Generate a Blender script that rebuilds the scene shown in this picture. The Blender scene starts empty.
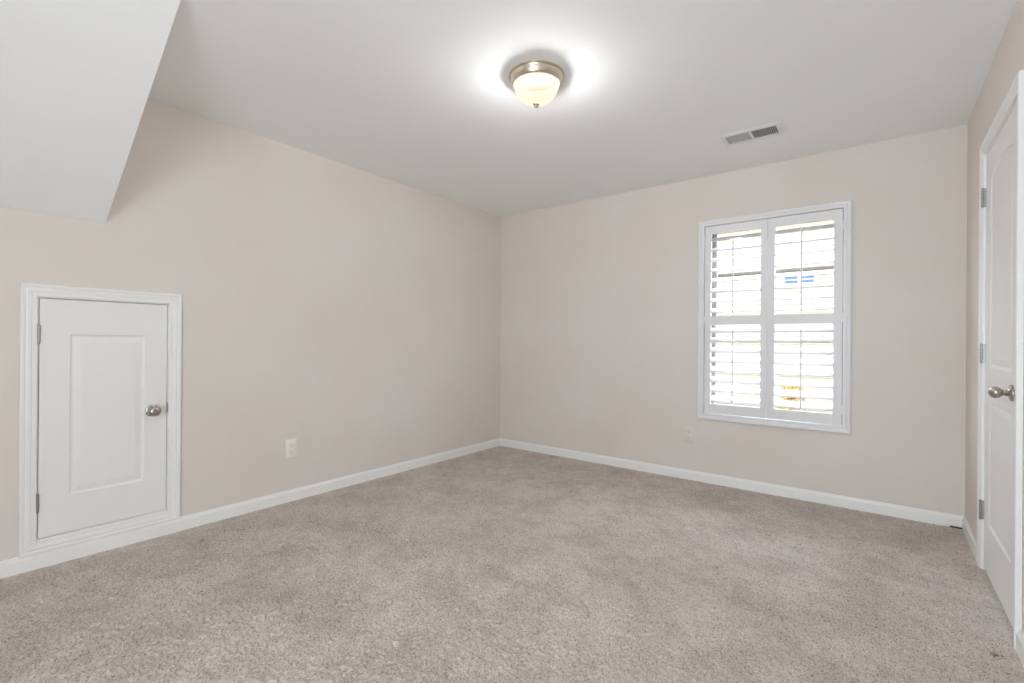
import bpy, bmesh, math, random
from mathutils import Vector, Matrix
import numpy as np
random.seed(7)
PI = math.pi
W, H = 3.6217, 2.44            # room width along the window wall, ceiling height
REAR = -5.60                   # wall behind the camera
S = bpy.context.scene
COL = S.collection

# ------------------------------------------------------------------ camera
yaw, pitch, roll = 0.65939, 0.00066, 0.00748
cam_d = bpy.data.cameras.new('camera')
cam = bpy.data.objects.new('camera', cam_d); COL.objects.link(cam)
fw = Vector((-math.sin(yaw)*math.cos(pitch), math.cos(yaw)*math.cos(pitch), math.sin(pitch)))
rt = Vector((math.cos(yaw), math.sin(yaw), 0)); up = rt.cross(fw)
r2 = rt*math.cos(roll) + up*math.sin(roll); u2 = -rt*math.sin(roll) + up*math.cos(roll)
M = Matrix((r2, u2, -fw)).transposed().to_4x4()
M.translation = Vector((3.20879, -3.93901, 1.10615))
cam.matrix_world = M
cam_d.sensor_width = 36; cam_d.lens = 474.195*36/1024; cam_d.clip_start = 0.05
S.camera = cam

# ------------------------------------------------------------------ world, light, exposure
wd = bpy.data.worlds.new('sky'); S.world = wd; wd.use_nodes = True
bg = wd.node_tree.nodes['Background']
bg.inputs[0].default_value = (0.765, 0.885, 1.0, 1); bg.inputs[1].default_value = 16.0
S.view_settings.view_transform = 'Standard'; S.view_settings.look = 'None'
S.view_settings.gamma = 1; S.view_settings.use_curve_mapping = False
S.view_settings.exposure = 0.2
try:
    S.cycles.use_denoising = True
    S.cycles.max_bounces = 12; S.cycles.diffuse_bounces = 8; S.cycles.transparent_max_bounces = 24
    S.cycles.sample_clamp_indirect = 6
except Exception: pass

def portal(name, loc, d, sx, sy):
    l = bpy.data.lights.new(name, 'AREA'); l.shape = 'RECTANGLE'; l.size = sx; l.size_y = sy
    l.cycles.is_portal = True
    o = bpy.data.objects.new(name, l); COL.objects.link(o); o.location = loc
    o.rotation_euler = Vector(d).to_track_quat('-Z', 'Z').to_euler(); o['kind'] = 'helper'
portal('window_daylight', (2.555, 0.16, 1.29), (0, -1, 0), 0.9, 1.5)
LH, RH = [], []
OX0, OX1, OZ1 = 2.86, 3.55, 2.05    # unseen opening added in the rear wall for fill daylight
portal('fill_opening_portal', ((OX0+OX1)/2, REAR-0.13, OZ1/2), (0, 1, 0), OX1-OX0, OZ1)

# ------------------------------------------------------------------ materials
def srgb(r, g, b):
    f = lambda c: (c/255/12.92) if c/255 <= .04045 else ((c/255+.055)/1.055)**2.4
    return (f(r), f(g), f(b), 1)
def mat(name, col, rough=0.6, metal=0.0, spec=0.5):
    m = bpy.data.materials.new(name); m.use_nodes = True
    b = m.node_tree.nodes['Principled BSDF']
    b.inputs['Base Color'].default_value = col; b.inputs['Roughness'].default_value = rough
    b.inputs['Metallic'].default_value = metal; b.inputs['Specular IOR Level'].default_value = spec
    return m
def N(m, t, **kw):
    n = m.node_tree.nodes.new(t)
    for k, v in kw.items(): setattr(n, k, v)
    return n
def bump(m, scale, strength, dist=0.002, detail=4):
    nt = m.node_tree; b = nt.nodes['Principled BSDF']
    g = N(m, 'ShaderNodeNewGeometry'); n = N(m, 'ShaderNodeTexNoise'); bp = N(m, 'ShaderNodeBump')
    n.inputs['Scale'].default_value = scale; n.inputs['Detail'].default_value = detail
    bp.inputs['Strength'].default_value = strength; bp.inputs['Distance'].default_value = dist
    nt.links.new(g.outputs['Position'], n.inputs['Vector'])
    nt.links.new(n.outputs[0], bp.inputs['Height']); nt.links.new(bp.outputs[0], b.inputs['Normal'])
def mottle(m, col2, scale, lo=.4, hi=.7, detail=3):
    nt = m.node_tree; b = nt.nodes['Principled BSDF']
    g = N(m, 'ShaderNodeNewGeometry'); n = N(m, 'ShaderNodeTexNoise'); r = N(m, 'ShaderNodeValToRGB')
    n.inputs['Scale'].default_value = scale; n.inputs['Detail'].default_value = detail
    r.color_ramp.elements[0].position = lo; r.color_ramp.elements[1].position = hi
    r.color_ramp.elements[0].color = b.inputs['Base Color'].default_value; r.color_ramp.elements[1].color = col2
    nt.links.new(g.outputs['Position'], n.inputs['Vector']); nt.links.new(n.outputs[0], r.inputs[0])
    nt.links.new(r.outputs[0], b.inputs['Base Color'])

m_wall = mat('wall_paint', srgb(223, 216, 209), 0.75, spec=.3); mottle(m_wall, srgb(220, 211, 202), 1.3); bump(m_wall, 160, .12)
m_ceil = mat('ceiling_paint', srgb(243, 243, 242), 0.85, spec=.2); bump(m_ceil, 120, .1)
m_trim = mat('trim_paint', srgb(238, 237, 234), 0.35, spec=.45)
m_door = mat('door_paint', srgb(236, 235, 232), 0.42, spec=.45); bump(m_door, 90, .06, .001)
m_shut = mat('shutter_paint', srgb(229, 227, 227), 0.4)
m_vinyl = mat('shaded_vinyl', srgb(150, 145, 139), 0.4)  # white vinyl, its backlit shade put into this grey
m_nick = mat('brushed_nickel', srgb(178, 172, 165), 0.28, 1.0)
m_lampm = mat('lamp_nickel', srgb(214, 200, 182), 0.3, 1.0)
m_absorb = mat('absorber_black', (.014, .012, .010, 1), 0.95, spec=0)  # near-black, soaks up bulb light inside the bowl
m_hinge = mat('hinge_nickel', srgb(165, 162, 156), 0.38, 1.0)
m_vent = mat('register_enamel', srgb(232, 231, 228), 0.45)
m_dark = mat('vent_shade_dark', srgb(88, 86, 82), 0.8)
m_plate = mat('outlet_plastic', srgb(236, 230, 224), 0.35)
m_plate2 = mat('outlet_plastic_almond', srgb(226, 217, 207), 0.4)
m_slot = mat('outlet_slot', srgb(110, 84, 78), 0.7)
m_backing = mat('backing_dark', srgb(60, 57, 54), 0.9)  # shade behind the door gaps, as a dark colour
m_strip = mat('strip_black', srgb(48, 42, 38), 0.5)
m_white = mat('strip_tip_white', srgb(235, 232, 226), 0.4)
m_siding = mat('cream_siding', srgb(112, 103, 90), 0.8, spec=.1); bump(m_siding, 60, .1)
m_brown = mat('band_brown', srgb(57, 49, 44), 0.8, spec=.1)
m_roof = mat('roof_shingle', srgb(120, 112, 106), 0.9)
m_ntrim = mat('exterior_trim', srgb(190, 190, 190), 0.6)
m_blue = mat('sky_reflection_blue', srgb(50, 64, 86), 0.7, spec=.05)  # blue sky reflection put into the base colour
m_grass = mat('grass', srgb(104, 106, 78), 0.9, spec=.1); mottle(m_grass, srgb(112, 104, 82), 4)
m_leafy = mat('golden_leaves', srgb(118, 90, 38), 0.7, spec=.1); m_leafg = mat('green_leaves', srgb(76, 84, 66), 0.7, spec=.1)
m_stem = mat('bark', srgb(110, 90, 70), 0.8)

# window glass: lets the daylight through, a little gloss
m_glass = bpy.data.materials.new('window_glass'); m_glass.use_nodes = True
nt = m_glass.node_tree; nt.nodes.clear()
o_ = N(m_glass, 'ShaderNodeOutputMaterial'); mx = N(m_glass, 'ShaderNodeMixShader'); tr = N(m_glass, 'ShaderNodeBsdfTransparent'); gl = N(m_glass, 'ShaderNodeBsdfGlossy')
gl.inputs['Roughness'].default_value = .02; mx.inputs[0].default_value = .06
nt.links.new(tr.outputs[0], mx.inputs[1]); nt.links.new(gl.outputs[0], mx.inputs[2]); nt.links.new(mx.outputs[0], o_.inputs[0])

# alabaster glass of the ceiling light: glows, and lets part of the bulb light straight through
m_alab = bpy.data.materials.new('alabaster_glass'); m_alab.use_nodes = True
nt = m_alab.node_tree; nt.nodes.clear()
o_ = N(m_alab, 'ShaderNodeOutputMaterial'); mx = N(m_alab, 'ShaderNodeMixShader'); tr = N(m_alab, 'ShaderNodeBsdfTransparent')
tl = N(m_alab, 'ShaderNodeBsdfTranslucent'); em = N(m_alab, 'ShaderNodeEmission'); ad = N(m_alab, 'ShaderNodeAddShader')
tl.inputs[0].default_value = (.0016, .0013, .0009, 1); em.inputs[0].default_value = (1.0, .86, .64, 1); em.inputs[1].default_value = 0.88
mx.inputs[0].default_value = .70
nt.links.new(tl.outputs[0], ad.inputs[0]); nt.links.new(em.outputs[0], ad.inputs[1])
nt.links.new(tr.outputs[0], mx.inputs[1]); nt.links.new(ad.outputs[0], mx.inputs[2]); nt.links.new(mx.outputs[0], o_.inputs[0])

# carpet: heathered beige yarn, brushed lighter and darker in patches, one small stain
m_carp = mat('carpet', srgb(190, 176, 166), 0.95, spec=.1)
nt = m_carp.node_tree; b = nt.nodes['Principled BSDF']; g = N(m_carp, 'ShaderNodeNewGeometry')
def noise(scale, detail=2, dist=0.0):
    n = N(m_carp, 'ShaderNodeTexNoise'); n.inputs['Scale'].default_value = scale; n.inputs['Detail'].default_value = detail
    n.inputs['Distortion'].default_value = dist
    nt.links.new(g.outputs['Position'], n.inputs['Vector']); return n
def ramp(n, a, ca, c, cc, sock=0):
    r = N(m_carp, 'ShaderNodeValToRGB'); e = r.color_ramp.elements
    e[0].position = a; e[0].color = ca; e[1].position = c; e[1].color = cc
    nt.links.new(n.outputs[sock], r.inputs[0]); return r
def mul(a, bb, f=1.0):
    x = N(m_carp, 'ShaderNodeMixRGB', blend_type='MULTIPLY'); x.inputs[0].default_value = f
    nt.links.new(a.outputs[0], x.inputs[1]); nt.links.new(bb.outputs[0], x.inputs[2]); return x
yarn = ramp(noise(330, 2), .33, srgb(176, 162, 152), .60, srgb(228, 217, 209))
speck = ramp(noise(120, 4), .34, (.30, .27, .24, 1), .45, (1, 1, 1, 1))
patch = ramp(noise(3.3, 3, 0), .34, (.84, .825, .81, 1), .60, (1, 1, 1, 1))
patch2 = ramp(noise(13, 3, 0), .34, (.88, .87, .86, 1), .58, (1, 1, 1, 1))
c = mul(mul(mul(yarn, speck, .64), patch), patch2)
vd = N(m_carp, 'ShaderNodeVectorMath', operation='DISTANCE'); vd.inputs[1].default_value = (3.548, -1.53, 0)
nt.links.new(g.outputs['Position'], vd.inputs[0])
ns = noise(110, 2); ma = N(m_carp, 'ShaderNodeMath', operation='MULTIPLY_ADD'); ma.inputs[1].default_value = .085; 
nt.links.new(ns.outputs[0], ma.inputs[0]); nt.links.new(vd.outputs['Value'], ma.inputs[2])
st = ramp(ma, .046, (.30, .26, .23, 1), .060, (1, 1, 1, 1))
c = mul(c, st)
nt.links.new(c.outputs[0], b.inputs['Base Color'])
b.inputs['Sheen Weight'].default_value = .15

# ------------------------------------------------------------------ helpers
def link(name, bm, m, parent=None, smooth=False, kind=None, label=None):
    bmesh.ops.recalc_face_normals(bm, faces=bm.faces)
    me = bpy.data.meshes.new(name); bm.to_mesh(me); bm.free()
    for k in (m if isinstance(m, (list, tuple)) else [m]): me.materials.append(k)
    if smooth:
        me.polygons.foreach_set('use_smooth', [True]*len(me.polygons))
        me.set_sharp_from_angle(angle=math.radians(35))
    o = bpy.data.objects.new(name, me); COL.objects.link(o)
    if parent: o.parent = parent
    if kind: o['kind'] = kind
    if label: o['label'] = label
    return o
def empty(name, loc, label=None, cat=None, group=None, kind=None):
    o = bpy.data.objects.new(name, None); COL.objects.link(o); o.location = loc; o.empty_display_size = .05
    if label: o['label'] = label
    if cat: o['category'] = cat
    if group: o['group'] = group
    if kind: o['kind'] = kind
    return o
def box(bm, a, b, bev=0, seg=2):
    lo = [min(a[i], b[i]) for i in range(3)]; hi = [max(a[i], b[i]) for i in range(3)]
    vs = [bm.verts.new((x, y, z)) for x in (lo[0], hi[0]) for y in (lo[1], hi[1]) for z in (lo[2], hi[2])]
    fs = [(0,1,3,2), (4,6,7,5), (0,4,5,1), (2,3,7,6), (0,2,6,4), (1,5,7,3)]
    F = [bm.faces.new([vs[i] for i in f]) for f in fs]
    if bev:
        es = list({e for f in F for e in f.edges})
        bmesh.ops.bevel(bm, geom=es, offset=bev, segments=seg, affect='EDGES', profile=.5)
def B(*a, **k):
    bm = bmesh.new(); box(bm, *a, **k); return bm
def lathe(bm, prof, T, seg=48):
    """prof: (r, h) pairs; T maps (x, y, h) into the parent's space"""
    rings = []
    for r, h in prof:
        if r < 1e-6: rings.append([bm.verts.new(T(0, 0, h))])
        else: rings.append([bm.verts.new(T(r*math.cos(2*PI*i/seg), r*math.sin(2*PI*i/seg), h)) for i in range(seg)])
    for A, C in zip(rings, rings[1:]):
        for i in range(seg):
            j = (i+1) % seg
            if len(A) == 1 and len(C) == 1: continue
            if len(A) == 1: bm.faces.new((A[0], C[j], C[i]))
            elif len(C) == 1: bm.faces.new((A[i], A[j], C[0]))
            else: bm.faces.new((A[i], A[j], C[j], C[i]))
# maps (a along wall, z, h out of the wall into the room) to world
LEFT = lambda a, z, h: Vector((h, a, z))
RIGHT = lambda a, z, h: Vector((W-h, a, z))
BACK = lambda a, z, h: Vector((a, -h, z))
REARW = lambda a, z, h: Vector((a, REAR+h, z))
def off(T, o): return lambda a, z, h: T(a, z, h) - Vector(o)
def mbox(bm, T, a0, z0, h0, a1, z1, h1, bev=0): box(bm, T(a0, z0, h0), T(a1, z1, h1), bev)
def wall(name, T, a0, a1, holes, thick, m, z1=H):
    """a slab with rectangular holes, front face in the room"""
    xs = sorted({a0, a1, *[h[0] for h in holes], *[h[1] for h in holes]}); zs = sorted({0, z1, *[h[2] for h in holes], *[h[3] for h in holes]})
    bm = bmesh.new(); V = {}
    def v(x, z):
        if (x, z) not in V: V[x, z] = bm.verts.new(T(x, z, 0))
        return V[x, z]
    for i in range(len(xs)-1):
        for j in range(len(zs)-1):
            cx, cz = (xs[i]+xs[i+1])/2, (zs[j]+zs[j+1])/2
            if any(h[0] < cx < h[1] and h[2] < cz < h[3] for h in holes): continue
            bm.faces.new((v(xs[i], zs[j]), v(xs[i+1], zs[j]), v(xs[i+1], zs[j+1]), v(xs[i], zs[j+1])))
    r = bmesh.ops.extrude_face_region(bm, geom=list(bm.faces))
    d = T(0, 0, -thick) - T(0, 0, 0)
    # keep_original: the first faces stay in front
    for e in r['geom']:
        if isinstance(e, bmesh.types.BMVert): e.co += d
    return link(name, bm, m, kind='structure')
def mitred(bm, T, a0, a1, z0, z1, prof, closed=True):
    """moulding round a rectangle; prof = (outset from the inner edge, height out of the wall)"""
    rings = []
    for u, h in prof:
        if closed: pts = [(a0-u, z0-u), (a1+u, z0-u), (a1+u, z1+u), (a0-u, z1+u)]
        else: pts = [(a0-u, z0), (a0-u, z1+u), (a1+u, z1+u), (a1+u, z0)]
        rings.append([bm.verts.new(T(a, z, h)) for a, z in pts])
    n = 4
    for A, C in zip(rings, rings[1:]):
        for i in range(n if closed else n-1):
            j = (i+1) % n; bm.faces.new((A[i], A[j], C[j], C[i]))
    if not closed:
        bm.faces.new([r[0] for r in rings]); bm.faces.new([r[3] for r in rings][::-1])
CASING = [(0, 0), (0, .009), (.003, .011), (.018, .0115), (.021, .0135), (.033, .0155), (.040, .0135), (.044, .0165), (.053, .018), (.057, .0165), (.058, .013), (.058, 0)]
def panel_door(name, T, a0, a1, z0, z1, thick, panels, m, parent):
    """moulded door leaf: panels = (a0, a1, z0, z1, arch rise); front face at h = 0"""
    bm = bmesh.new()
    def loop(pa0, pa1, pz0, pz1, rise, ins, h):
        x0, x1, b0, b1 = pa0+ins, pa1-ins, pz0+ins, pz1-ins
        pts = [(x0, b0), (x1, b0)]
        n = 12
        for i in range(n+1):
            t = i/n; pts.append((x1+(x0-x1)*t, b1 + rise*(1-(2*t-1)**2)))
        return [bm.verts.new(T(a, z, h)) for a, z in pts]
    def edges(vs): return [bm.edges.new((vs[i], vs[(i+1) % len(vs)])) for i in range(len(vs))]
    out = [bm.verts.new(T(*p, -.0015)) for p in ((a0, z0), (a1, z0), (a1, z1), (a0, z1))]
    bv = .0015
    front = [bm.verts.new(T(*p, 0)) for p in ((a0+bv, z0+bv), (a1-bv, z0+bv), (a1-bv, z1-bv), (a0+bv, z1-bv))]
    es = edges(front)
    for p in panels:
        prev = loop(*p, 0, 0); es += edges(prev)
        for ins, h in ((.003, -.001), (.007, -.005), (.012, -.0065), (.016, -.007), (.040, -.0022), (.044, -.0015)):
            cur = loop(*p, ins, h)
            for i in range(len(cur)):
                j = (i+1) % len(cur); bm.faces.new((prev[i], prev[j], cur[j], cur[i]))
            prev = cur
        bm.faces.new(prev)
    bmesh.ops.triangle_fill(bm, edges=es, use_beauty=True)
    bk = [bm.verts.new(T(*p, -thick)) for p in ((a0, z0), (a1, z0), (a1, z1), (a0, z1))]
    for i in range(4):
        j = (i+1) % 4
        bm.faces.new((front[i], front[j], out[j], out[i])); bm.faces.new((out[i], out[j], bk[j], bk[i]))
    bm.faces.new(bk)
    bmesh.ops.remove_doubles(bm, verts=bm.verts, dist=1e-6)
    return link(name, bm, m, parent)

# ------------------------------------------------------------------ room shell
AD = (-3.527, -3.007, .136, 1.300)          # access door leaf
PD = (-1.373, -0.654, .012, 2.045)          # passage door leaf
WIN = (2.092, 3.022, .536, 2.075)           # hole in the window wall
wall('wall_left', LEFT, REAR, 0.12, LH + [(AD[0]-.022, AD[1]+.022, AD[2]-.022, AD[3]+.022)], .12, m_wall)
wall('wall_right', RIGHT, REAR, 0.12, RH + [(PD[0]-.022, PD[1]+.022, 0, PD[3]+.022)], .12, m_wall)
wall('wall_back', BACK, 0, W, [WIN], .15, m_wall)
wall('wall_rear', REARW, -0.12, W+.12, [(OX0, OX1, 0, OZ1)], .12, m_wall)
link('ceiling', B((-.12, REAR-.12, H), (W+.12, .15, H+.12)), m_ceil, kind='structure')

# sloped underside that comes down onto the left wall near the camera
bm = bmesh.new()
zl, sl = 1.713, .655; xe = (H+.01-zl)/sl; ye = -3.283
tri = [(0.001, H+.01), (0.001, zl), (xe, H+.01)]
A = [bm.verts.new((x, ye, z)) for x, z in tri]; C = [bm.verts.new((x, -4.62, z)) for x, z in tri]
bm.faces.new(A); bm.faces.new(C[::-1])
for i in range(3): bm.faces.new((A[i], A[(i+1) % 3], C[(i+1) % 3], C[i]))
link('ceiling_slope', bm, m_ceil, kind='structure')

# carpet floor: a dense sheet with real pile relief where the photo sees it
def axis(a, b, steps):
    out = [a]
    while out[-1] < b - 1e-9:
        x = out[-1]; st = next(s for lim, s in steps if x < lim); out.append(min(b, x+st))
    return np.array(out)
xs = axis(-.10, W+.10, [(.012, .111), (W-.01, .0052), (99, .11)])
ys = axis(REAR-.12, .10, [(-4.05, .03), (-1.4, .0048), (-.02, .0065), (99, .12)])
X, Y = np.meshgrid(xs, ys, indexing='ij')
rng = np.random.default_rng(3)
h = rng.random(X.shape)
h = .45*h + .55*(h + np.roll(h, 1, 0) + np.roll(h, 1, 1) + np.roll(np.roll(h, 1, 0), 1, 1))/4
h = np.clip((h-.5)*1.25, -.5, .32)           # tuft tips level out, the gaps between them are narrow
k = 7; h2 = rng.random((X.shape[0]//k+2, X.shape[1]//k+2)); h2 = np.kron(h2, np.ones((k, k)))[:X.shape[0], :X.shape[1]]
for _ in range(12): h2 = (h2+np.roll(h2, 1, 0)+np.roll(h2, -1, 0)+np.roll(h2, 1, 1)+np.roll(h2, -1, 1))/5
Z = h*.015 + (h2-.5)*.006 - .003
edge = np.clip(np.minimum.reduce([X, W-X, -Y])/.07, .25, 1)
Z = Z*edge - .002*(1-edge)
Z[(X < .02) | (X > W-.02)] = -.004
co = np.stack([X, Y, Z], -1).reshape(-1, 3)
nx, ny = X.shape; idx = np.arange(nx*ny).reshape(nx, ny)
q = np.stack([idx[:-1, :-1], idx[1:, :-1], idx[1:, 1:], idx[:-1, 1:]], -1).reshape(-1, 4)
me = bpy.data.meshes.new('floor')
me.vertices.add(len(co)); me.vertices.foreach_set('co', co.ravel().astype(np.float32))
me.loops.add(q.size); me.loops.foreach_set('vertex_index', q.ravel().astype(np.int32))
me.polygons.add(len(q)); me.polygons.foreach_set('loop_start', np.arange(0, q.size, 4, dtype=np.int32))
me.polygons.foreach_set('use_smooth', np.ones(len(q), bool))
me.update(calc_edges=True); me.materials.append(m_carp)
fl = bpy.data.objects.new('floor', me); COL.objects.link(fl); fl['kind'] = 'structure'

# baseboards
BBH = .074
BB = [(0, -.02), (.014, -.02), (.014, BBH-.020), (.0125, BBH-.014), (.009, BBH-.009), (.0075, BBH-.003), (.006, BBH), (0, BBH)]
def baseboard(name, T, a0, a1, i0=0, i1=0):
    bm = bmesh.new()   # i0/i1 = 1: mitred into an inner corner
    A = [bm.verts.new(T(a0 + i0*h, z, h)) for h, z in BB]; C = [bm.verts.new(T(a1 - i1*h, z, h)) for h, z in BB]
    n = len(BB)
    for i in range(n): bm.faces.new((A[i], A[(i+1) % n], C[(i+1) % n], C[i]))
    bm.faces.new(A); bm.faces.new(C[::-1])
    return link(name, bm, m_trim, kind='structure')
baseboard('baseboard_left', LEFT, REAR, 0, 1, 1)
baseboard('baseboard_back', BACK, 0, W, 1, 1)
baseboard('baseboard_right', RIGHT, PD[1]+.066, 0, 0, 1)
baseboard('baseboard_near', RIGHT, REAR, PD[0]-.066, 1, 0)

# ------------------------------------------------------------------ doors
def casing(name, T, leaf, closed):
    a0, a1, z0, z1 = leaf; r = .008
    bm = bmesh.new(); mitred(bm, T, a0-r, a1+r, (z0-r) if closed else -.01, z1+r, CASING, closed)
    return link(name, bm, m_trim, kind='structure')
def jamb(name, T, leaf, closed, depth):
    a0, a1, z0, z1 = leaf; g = .003
    bm = bmesh.new()
    prof = [(0, -depth), (0, 0), (.018, 0), (.018, -depth), (0, -depth)]
    mitred(bm, T, a0-g, a1+g, (z0-g) if closed else -.005, z1+g, prof, closed)
    st = [(-.012, -.075), (-.012, -.045), (.001, -.045), (.001, -.075), (-.012, -.075)]   # door stop behind the leaf
    mitred(bm, T, a0-g, a1+g, (z0-g) if closed else -.005, z1+g, st, closed)
    return link(name, bm, m_trim, kind='structure')
def hinge(parent, T, a, z, L, side, m=m_hinge, hp=.006):
    """knuckle in the gap, with both leaf edges showing; side = direction of the door leaf"""
    bm = bmesh.new(); seg = 5
    for k in range(seg):
        z0 = z - L/2 + k*L/seg + .0008; z1 = z0 + L/seg - .0016
        lathe(bm, [(0, z0), (.0055, z0), (.0055, z1), (0, z1)], lambda x, y, h: T(a+x, h, hp+y), 14)
    for s in (-1, 1):   # finial caps of the pin
        zz = z + s*L/2
        lathe(bm, [(0, zz), (.0045, zz), (.0035, zz+s*.003), (0, zz+s*.0045)], lambda x, y, h: T(a+x, h, hp+y), 12)
    mbox(bm, T, a-.0012, z-L/2, -.02, a+.0012, z+L/2, hp)
    mbox(bm, T, a+side*.001, z-L/2, -.001, a+side*.006, z+L/2, .0015)
    mbox(bm, T, a-side*.001, z-L/2, -.001, a-side*.007, z+L/2, .0015)
    return link('hinge', bm, m, parent, smooth=True)
KNOB = [(0, 0), (.032, 0), (.0325, .003), (.031, .007), (.026, .0095), (.016, .011), (.0115, .014), (.0105, .020), (.0115, .026), (.016, .030)]
def knob(parent, T, a, z, prof, rough_m=m_nick):
    bm = bmesh.new(); lathe(bm, prof[:6]+[(.0, prof[5][1])], lambda x, y, h: T(a+x, z+y, h), 40)
    r = link('rosette', bm, rough_m, parent, smooth=True)
    bm = bmesh.new(); lathe(bm, [(0, .008)]+prof[5:], lambda x, y, h: T(a+x, z+y, h), 40)
    return link('knob', bm, rough_m, parent, smooth=True)

# low access door in the left wall
d2 = empty('door_2', (0, (AD[0]+AD[1])/2, AD[2]), 'low white one-panel access door in the left wall', kind='structure')
TL = off(LEFT, d2.location)
leaf = panel_door('door_leaf', TL, *AD, .035, [(-3.418, -3.108, .322, 1.128, 0)], m_door, d2)
for z in (1.126, .309): hinge(d2, TL, AD[0]-.0025, z, .088, 1)
kp = KNOB + [(.0215, .034), (.0265, .041), (.0285, .048), (.0275, .055), (.0225, .061), (.014, .0645), (.005, .0655), (0, .0655)]
knob(d2, TL, -3.075, .708, kp)
bm = bmesh.new(); mbox(bm, TL, AD[1]+.0005, .690, -.02, AD[1]+.0045, .748, .0035, .0005); link('strike_plate', bm, m_hinge, d2)
casing('trim_2', LEFT, AD, True); jamb('trim_3', LEFT, AD, True, .11)
link('gap_shade_backing', B((-.125, AD[0]-.05, AD[2]-.05), (-.121, AD[1]+.05, AD[3]+.05)), m_backing, kind='structure')  # dark sheet behind the leaf, stands for shade in the gaps

# passage door in the right wall
d1 = empty('door_1', (W, (PD[0]+PD[1])/2, 0), 'tall white two-panel door with arched upper panel', kind='structure')
TR = off(RIGHT, d1.location)
panel_door('door_leaf', TR, *PD, .035, [(-1.256, -.771, 1.000, 1.905, .035), (-1.256, -.771, .245, .845, 0)], m_door, d1)
for z in (1.838, 1.066, .292): hinge(d1, TR, PD[1]+.0025, z, .092, -1, hp=.013)
kp = KNOB[:6] + [(.0125, .0135), (.0115, .017), (.013, .021), (.011, .0235), (.0105, .026), (.0155, .031), (.0200, .037), (.0228, .045), (.0222, .053), (.0185, .060), (.012, .0655), (.005, .0685), (0, .069)]
knob(d1, TR, -1.270, .920, kp)
casing('trim_1', RIGHT, PD, False); jamb('trim_4', RIGHT, PD, False, .11)
link('gap_shade_backing', B((W+.121, PD[0]-.05, 0), (W+.125, PD[1]+.05, PD[3]+.05)), m_backing, kind='structure')  # same dark sheet for the gap shade of this door

# ------------------------------------------------------------------ window unit in the back wall
w1 = empty('window_1', (2.557, 0, WIN[2]), 'white double-hung window behind the shutters', kind='structure')
TB = off(BACK, w1.location)
x0, x1, z0, z1 = WIN
bm = bmesh.new()
mitred(bm, TB, x0+.030, x1-.030, z0+.030, z1-.030, [(0, -.145), (0, -.085), (.030, -.085), (.030, -.145), (0, -.145)])
link('window_frame', bm, m_vinyl, w1)
zm = 1.285
for n, (za, zb, hh) in enumerate(((zm-.02, z1-.03, -.125), (z0+.03, zm+.02, -.100))):
    bm = bmesh.new(); s = .042
    mitred(bm, TB, x0+.03+s, x1-.03-s, za+s, zb-s, [(0, hh-.012), (0, hh+.008), (.004, hh+.012), (s, hh+.012), (s, hh-.012), (0, hh-.012)])
    sa = link('sash', bm, m_vinyl, w1)
    link('pane', (lambda b_: (mbox(b_, TB, x0+.03+s-.004, za+s-.004, hh-.002, x1-.03-s+.004, zb-s+.004, hh+.002), b_)[1])(bmesh.new()), m_glass, sa)

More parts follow.
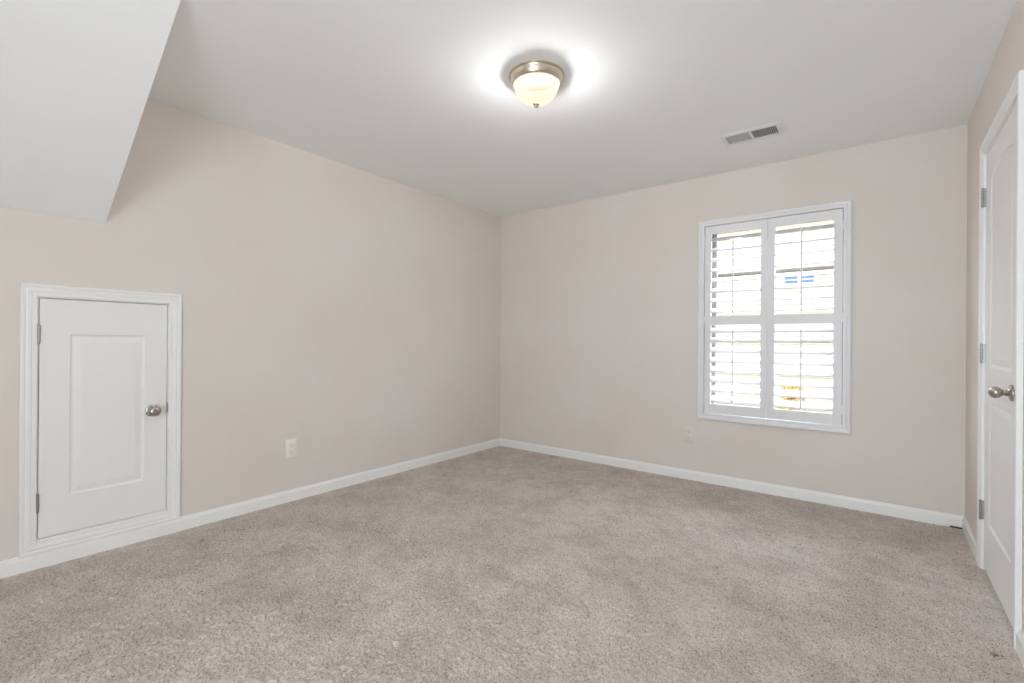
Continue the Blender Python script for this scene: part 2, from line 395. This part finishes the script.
# ------------------------------------------------------------------ plantation shutters
FR = (2.100, 3.013, .546, 2.038)
ps = empty('plantation_shutter', (2.557, 0, .486), 'white plantation shutter pair with open louvers over the window', 'shutter')
TS = off(BACK, ps.location)
bm = bmesh.new()
mitred(bm, TS, FR[0]+.002, FR[1]-.002, FR[2]+.002, FR[3]-.002, [(0, -.045), (0, .014), (.003, .017), (.020, .017), (.024, .021), (.040, .023), (.045, .020), (.046, .0005), (.010, .0005), (.008, -.045), (0, -.045)])
link('shutter_frame', bm, m_shut, ps)
MIDX = 2.5505
PF = .012                      # room-side face of the panels
def shutter_panel(x0, x1, xl0, xl1, hs):
    za, zb = FR[2]+.006, FR[3]-.0075
    bm = bmesh.new()
    for a, b_ in ((x0, xl0), (xl1, x1)): mbox(bm, TS, a, za, PF-.028, b_, zb, PF, .0015)
    for a, b_ in ((za, .628), (1.250, 1.322), (1.968, zb)): mbox(bm, TS, xl0-.001, a, PF-.026, xl1+.001, b_, PF-.002, .001)
    p = link('shutter_panel', bm, m_shut, ps)
    tilt = math.radians(28); cx0, cx1 = xl0+.0015, xl1-.0015
    prof = []
    n = 14
    for i in range(2*n):     # slim lens section
        t = 2*PI*i/(2*n); u = math.cos(t)*.0445; v = math.sin(t)*.0052*(1 if abs(math.cos(t)) < .97 else .8)
        prof.append((u*math.cos(tilt) - v*math.sin(tilt), -(u*math.sin(tilt) + v*math.cos(tilt))))
    proto = None
    for lo, hi in ((.628, 1.250), (1.322, 1.968)):
        pitch_ = (hi-lo-.004)/8.0
        for k in range(8):
            zc = lo + .002 + pitch_*(k+.5)
            if proto is None:
                bm = bmesh.new()
                A = [bm.verts.new(Vector((cx0, -(PF-.014) - u, v))) for u, v in prof]
                C = [bm.verts.new(Vector((cx1, -(PF-.014) - u, v))) for u, v in prof]
                for i in range(len(A)): bm.faces.new((A[i], A[(i+1) % len(A)], C[(i+1) % len(A)], C[i]))
                bm.faces.new(A); bm.faces.new(C[::-1])
                for v_ in bm.verts: v_.co.x -= 2.557
                proto = link('louver', bm, m_shut, p, smooth=True); o = proto
            else:
                o = proto.copy(); COL.objects.link(o); o.parent = p
            o.location = (0, 0, zc-.486)
        # tilt rod in front of the louvers' room-side edges
        xm = (xl0+xl1)/2 - .008; hf = PF-.014 + .0445*math.cos(tilt) + .004
        dz = -.0445*math.sin(tilt)
        bm = bmesh.new()
        mbox(bm, TS, xm-.005, lo+.012, hf, xm+.005, hi-.034, hf+.009, .002)
        for k in range(8):
            zc = lo + .002 + pitch_*(k+.5) + dz
            mbox(bm, TS, xm-.001, zc-.004, hf-.008, xm+.001, zc+.004, hf+.001)
        link('tilt_rod', bm, m_shut, p)
    for z in (.66, 1.29, 1.92):      # little hinges at the outer stile
        a = x0-.001 if hs < 0 else x1+.001
        bm = bmesh.new(); mbox(bm, TS, a-.004, z-.03, PF-.002, a+.004, z+.03, PF+.0055, .001); link('hinge', bm, m_shut, p)
shutter_panel(2.107, MIDX-.0018, 2.152, 2.506, -1)
shutter_panel(MIDX+.0018, 3.006, 2.598, 2.958, 1)

# ------------------------------------------------------------------ ceiling light
lx, ly = 1.842, -1.991
cl = empty('ceiling_light', (lx, ly, H), 'round flush ceiling light with glowing alabaster bowl and nickel rim', 'light')
TC = lambda x, y, h: Vector((x, y, -h))
bm = bmesh.new()
lathe(bm, [(0, .0005), (.138, .0005), (.140, .004), (.139, .008), (.133, .009), (.131, .012), (.130, .018), (.127, .029), (.122, .039), (.119, .044), (.115, .046), (.1135, .0445)], TC, 72)
link('pan', bm, m_lampm, cl, smooth=True)
bm = bmesh.new(); lathe(bm, [(.1135, .0445), (.110, .039), (.105, .020), (0, .018)], TC, 48)
link('light_absorber', bm, m_absorb, cl, smooth=True)  # added dark lining that keeps the bowl from burning out
bm = bmesh.new()
R, D = .1135, .098
pr = [(R*math.cos(t), .042 + D*math.sin(t)) for t in [i*PI/2/22 for i in range(22)]] + [(0, .042+D)]
lathe(bm, pr, TC, 72); link('glass_bowl', bm, m_alab, cl, smooth=True)
bm = bmesh.new()
lathe(bm, [(0, .137), (.014, .138), (.0165, .141), (.0150, .145), (.009, .147), (.0085, .149), (.0105, .152), (.0095, .157), (.004, .160), (0, .1605)], TC, 28)
link('finial', bm, m_lampm, cl, smooth=True)
for i, (dx, dy) in enumerate(((-.035, -.020), (.045, .028))):
    ld = bpy.data.lights.new('bulb', 'POINT'); ld.energy = 31 if i == 0 else 22; ld.shadow_soft_size = .036 if i == 0 else .026; ld.color = (.95, .968, 1.0)
    lo_ = bpy.data.objects.new('bulb', ld); COL.objects.link(lo_); lo_.parent = cl; lo_.location = (dx, dy, -.066)

# ------------------------------------------------------------------ ceiling air register
vx0, vx1, vy0, vy1 = 2.372, 2.742, -.722, -.516
av = empty('air_vent', ((vx0+vx1)/2, (vy0+vy1)/2, H), 'white rectangular air vent in the ceiling near the window', 'vent')
TV = lambda a, z, h: Vector((a, z, -h)) - Vector(((vx0+vx1)/2, (vy0+vy1)/2, 0))
ox0, ox1, oy0, oy1 = 2.413, 2.701, -.685, -.553
mxv = (ox0+ox1)/2
bm = bmesh.new()
ins = [(0, 0)]
P4 = lambda a0, a1, b0, b1, h: [bm.verts.new(TV(a, b_, h)) for a, b_ in ((a0, b0), (a1, b0), (a1, b1), (a0, b1))]
e = .001
r0 = P4(vx0, vx1, vy0, vy1, .0005); r1 = P4(vx0+e, vx1-e, vy0+e, vy1-e, .002); r2_ = P4(vx0+.014, vx1-.014, vy0+.014, vy1-.014, .007)
r3 = P4(ox0, ox1, oy0, oy1, .007); r4 = P4(ox0, ox1, oy0, oy1, .0008)
for A, C in ((r0, r1), (r1, r2_), (r2_, r3), (r3, r4)):
    for i in range(4): bm.faces.new((A[i], A[(i+1) % 4], C[(i+1) % 4], C[i]))
mbox(bm, TV, mxv-.007, oy0-.001, .001, mxv+.007, oy1+.001, .007)
link('vent_frame', bm, m_vent, av)
link('vent_backing', (lambda b_: (mbox(b_, TV, ox0+.0005, oy0+.0005, .0004, ox1-.0005, oy1-.0005, .0010), b_)[1])(bmesh.new()), m_dark, av)  # flat dark sheet, shade of the hollow put into its colour
def slat(sign):
    bm = bmesh.new(); n = 6; pts = []
    a = math.radians(50)*sign
    c_, s_ = math.cos(a), math.sin(a)
    for u, v in ((-.0055, -.0010), (.0055, -.0010), (.0055, .0010), (-.0055, .0010)):
        pts.append((u*c_-v*s_, u*s_+v*c_))
    pts = [(u*.75, v*.7) for u, v in pts]
    A = [bm.verts.new((u, oy0-(vy0+vy1)/2+.001, v)) for u, v in pts]; C = [bm.verts.new((u, oy1-(vy0+vy1)/2-.001, v)) for u, v in pts]
    for i in range(4): bm.faces.new((A[i], A[(i+1) % 4], C[(i+1) % 4], C[i]))
    bm.faces.new(A); bm.faces.new(C[::-1]); return bm
for sign, a0, a1 in ((1, ox0+.004, mxv-.010), (-1, mxv+.010, ox1-.004)):
    proto = None
    for k in range(11):
        xx = a0 + (a1-a0)*(k+.5)/11 - (vx0+vx1)/2
        if proto is None: proto = o = link('slat', slat(sign), m_vent, av)
        else: o = proto.copy(); COL.objects.link(o); o.parent = av
        o.location = (xx, 0, -.0042)
for a in (vx0+.024, vx1-.024):
    bm = bmesh.new(); lathe(bm, [(0, .0065), (.004, .0065), (.0036, .0085), (0, .009)], lambda x, y, h: TV(a+x, (vy0+vy1)/2+y, h), 12); link('screw', bm, m_hinge, av, smooth=True)

# ------------------------------------------------------------------ wall outlets
def outlet(T, a, z, w, hh, m, label, slots=True):
    p = T(a, z-hh/2, 0)
    o = empty('wall_outlet', p, label, 'outlet'); t = off(T, p)
    bm = bmesh.new(); mbox(bm, t, a-w/2, z-hh/2, 0.0003, a+w/2, z+hh/2, .0065, .0025); link('cover_plate', bm, m, o, smooth=True)
    for s in (-1, 1):
        bm = bmesh.new(); zc = z+s*.0195*hh/.114; f = hh/.114
        vs = []; n = 24
        for i in range(n):
            th = 2*PI*i/n; vs.append((a+max(-.0155, min(.0155, .0178*math.cos(th)))*f, zc+max(-.0135, min(.0135, .0178*math.sin(th)))*f))
        A = [bm.verts.new(t(x, y, .006)) for x, y in vs]; C = [bm.verts.new(t(x, y, .0082)) for x, y in vs]
        for i in range(n): bm.faces.new((A[i], A[(i+1) % n], C[(i+1) % n], C[i]))
        bm.faces.new(C)
        rc = link('receptacle', bm, m, o)
        bm = bmesh.new()
        for dx, hw in ((-.0062, .0042), (.0062, .0034)): mbox(bm, t, a+(dx-.001)*f, zc+(.002-hw)*f, .0078, a+(dx+.001)*f, zc+(.002+hw)*f, .0084)
        sm = m if m is m_wall else m_slot
        lathe(bm, [(0, .0078), (.0023*f, .0078), (.0023*f, .0084), (0, .0084)], lambda x, y, h: t(a+x, zc-.0085*f+y, h), 12)
        link('slots', bm, sm, rc)
    bm = bmesh.new(); lathe(bm, [(0, .006), (.003, .006), (.0026, .0078), (0, .008)], lambda x, y, h: t(a+x, z+y, h), 12); link('screw', bm, m, o, smooth=True)
outlet(LEFT, -2.283, .360, .080, .126, m_plate, 'white duplex outlet on the left wall beside the low access door')
outlet(BACK, 1.987, .362, .078, .128, m_plate2, 'beige duplex outlet below the left end of the shuttered window')
outlet(LEFT, -.455, .362, .074, .120, m_wall, 'wall-coloured outlet on the left wall close to the far corner')

# ------------------------------------------------------------------ thin dark strip by the far right corner
bm = bmesh.new()
cb = empty('corner_strip', (3.53, -.026, 0), 'short dark strip with white tip lying against the baseboard in the corner', 'corner_strip')
pts = [(3.540, .010), (3.560, .010), (3.585, .009), (3.604, .009)]
def tube(bm, P3, r, seg=10):
    rings = []
    for i, p in enumerate(P3):
        p = Vector(p); d = (Vector(P3[min(i+1, len(P3)-1)]) - Vector(P3[max(i-1, 0)])).normalized()
        s = d.cross(Vector((0, 0, 1))).normalized(); t = s.cross(d)
        rings.append([bm.verts.new(p + (s*math.cos(2*PI*k/seg) + t*math.sin(2*PI*k/seg))*r) for k in range(seg)])
    for A, C in zip(rings, rings[1:]):
        for k in range(seg): bm.faces.new((A[k], A[(k+1) % seg], C[(k+1) % seg], C[k]))
    bm.faces.new(rings[0][::-1]); bm.faces.new(rings[-1])
o3 = Vector((3.53, -.026, 0))
tube(bm, [Vector((x+.012, -.030, z-.003)) - o3 for x, z in pts], .0045); link('strip_body', bm, m_strip, cb, smooth=True)  # thin dark strip along the baseboard
bm = bmesh.new(); tube(bm, [Vector((x+.012, -.030, z-.002)) - o3 for x, z in ((3.514, .0105), (3.524, .0105), (3.5405, .010))], .0058); link('tip', bm, m_white, cb, smooth=True, label='white tip')

# ------------------------------------------------------------------ outside the window
NY = 4.6
link('ground', B((-8, .2, -.42), (12, NY+6, -.40)), m_grass, kind='structure')
nb = empty('neighbor_house', (2.0, NY, -.4), 'cream lap-sided house wall seen between the louvers', 'house')
o3 = Vector((2.0, NY, -.4))
bm = bmesh.new()
zb = 2.30; ex = .125; z = -.4
prof = []
while z < 3.2:
    prof += [(NY-.020, z), (NY-.004, z+ex)]; z += ex
A = [bm.verts.new(Vector((-6, y, z)) - o3) for y, z in prof]; C = [bm.verts.new(Vector((10, y, z)) - o3) for y, z in prof]
for i in range(len(A)-1): bm.faces.new((A[i], A[i+1], C[i+1], C[i]))
bk = [bm.verts.new(Vector(p) - o3) for p in ((-6, NY+.2, prof[-1][1]), (10, NY+.2, prof[-1][1]), (-6, NY+.2, -.4), (10, NY+.2, -.4))]
bm.faces.new((A[-1], bk[0], bk[1], C[-1])); bm.faces.new((bk[0], bk[2], bk[3], bk[1]))
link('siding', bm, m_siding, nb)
zt = prof[-1][1]
bm_r = bmesh.new(); ra = [Vector((-6.3, y, z_)) - o3 for y, z_ in ((NY-.40, zt-.06), (NY-.40, zt+.04), (NY+3.2, zt+1.55), (NY+3.2, zt+1.40))]
A = [bm_r.verts.new(v) for v in ra]; C = [bm_r.verts.new(v + Vector((16.6, 0, 0))) for v in ra]
for i in range(4): bm_r.faces.new((A[i], A[(i+1) % 4], C[(i+1) % 4], C[i]))
bm_r.faces.new(A); bm_r.faces.new(C[::-1]); link('roof', bm_r, m_roof, nb)
link('dark_band', B(Vector((-6, NY-.075, 2.235)) - o3, Vector((10, NY, 2.275)) - o3), m_brown, nb)  # thin dark brown band across the siding
nw = empty('neighbor_window', (0, 0, 0)); nw.parent = nb
bm = bmesh.new(); wx0, wx1, wz0, wz1 = 2.02, 2.42, 2.04, 2.16
T2 = lambda a, z, h: Vector((a, NY-.02-h, z)) - o3
mitred(bm, T2, wx0, wx1, wz0, wz1, [(0, 0), (0, .03), (.05, .03), (.05, 0)])
mbox(bm, T2, (wx0+wx1)/2-.012, wz0, 0, (wx0+wx1)/2+.012, wz1, .028)
mbox(bm, T2, wx0, (wz0+wz1)/2-.003, 0, wx1, (wz0+wz1)/2+.003, .024)
bpy.data.objects.remove(nw); nwf = link('house_window', bm, m_ntrim, nb)
bm = bmesh.new(); mbox(bm, T2, wx0, wz0, -.01, wx1, wz1, .012); link('pane', bm, m_blue, nwf)

def shrub(x, y, w, h, m, label):
    o = empty('shrub', (x, y, -.4), label, 'shrub', None)
    bm = bmesh.new()
    for k in range(420):
        th = random.uniform(0, 2*PI); r = math.sqrt(random.random()); z = random.uniform(.12, 1)
        rr = r*w/2*math.sqrt(max(.05, 1-(z-.4)**2/.45))
        c_ = Vector((rr*math.cos(th), rr*math.sin(th)*.6, z*h)); a = Vector([random.gauss(0, 1) for _ in range(3)]).normalized(); b_ = a.orthogonal().normalized()
        L = .045
        bm.faces.new([bm.verts.new(c_+a*L), bm.verts.new(c_+b_*L*.4), bm.verts.new(c_-a*L), bm.verts.new(c_-b_*L*.4)])
    link('foliage', bm, m, o)
    bm = bmesh.new()
    for k in range(5): tube(bm, [(0, 0, 0), (random.uniform(-.1, .1), random.uniform(-.05, .05), h*.4), (random.uniform(-.25, .25)*w, 0, h*.85)], .008, 6)
    link('stem', bm, m_stem, o)
shrub(2.22, 3.9, .42, .95, m_leafy, 'low golden shrub outside, in front of the house wall')
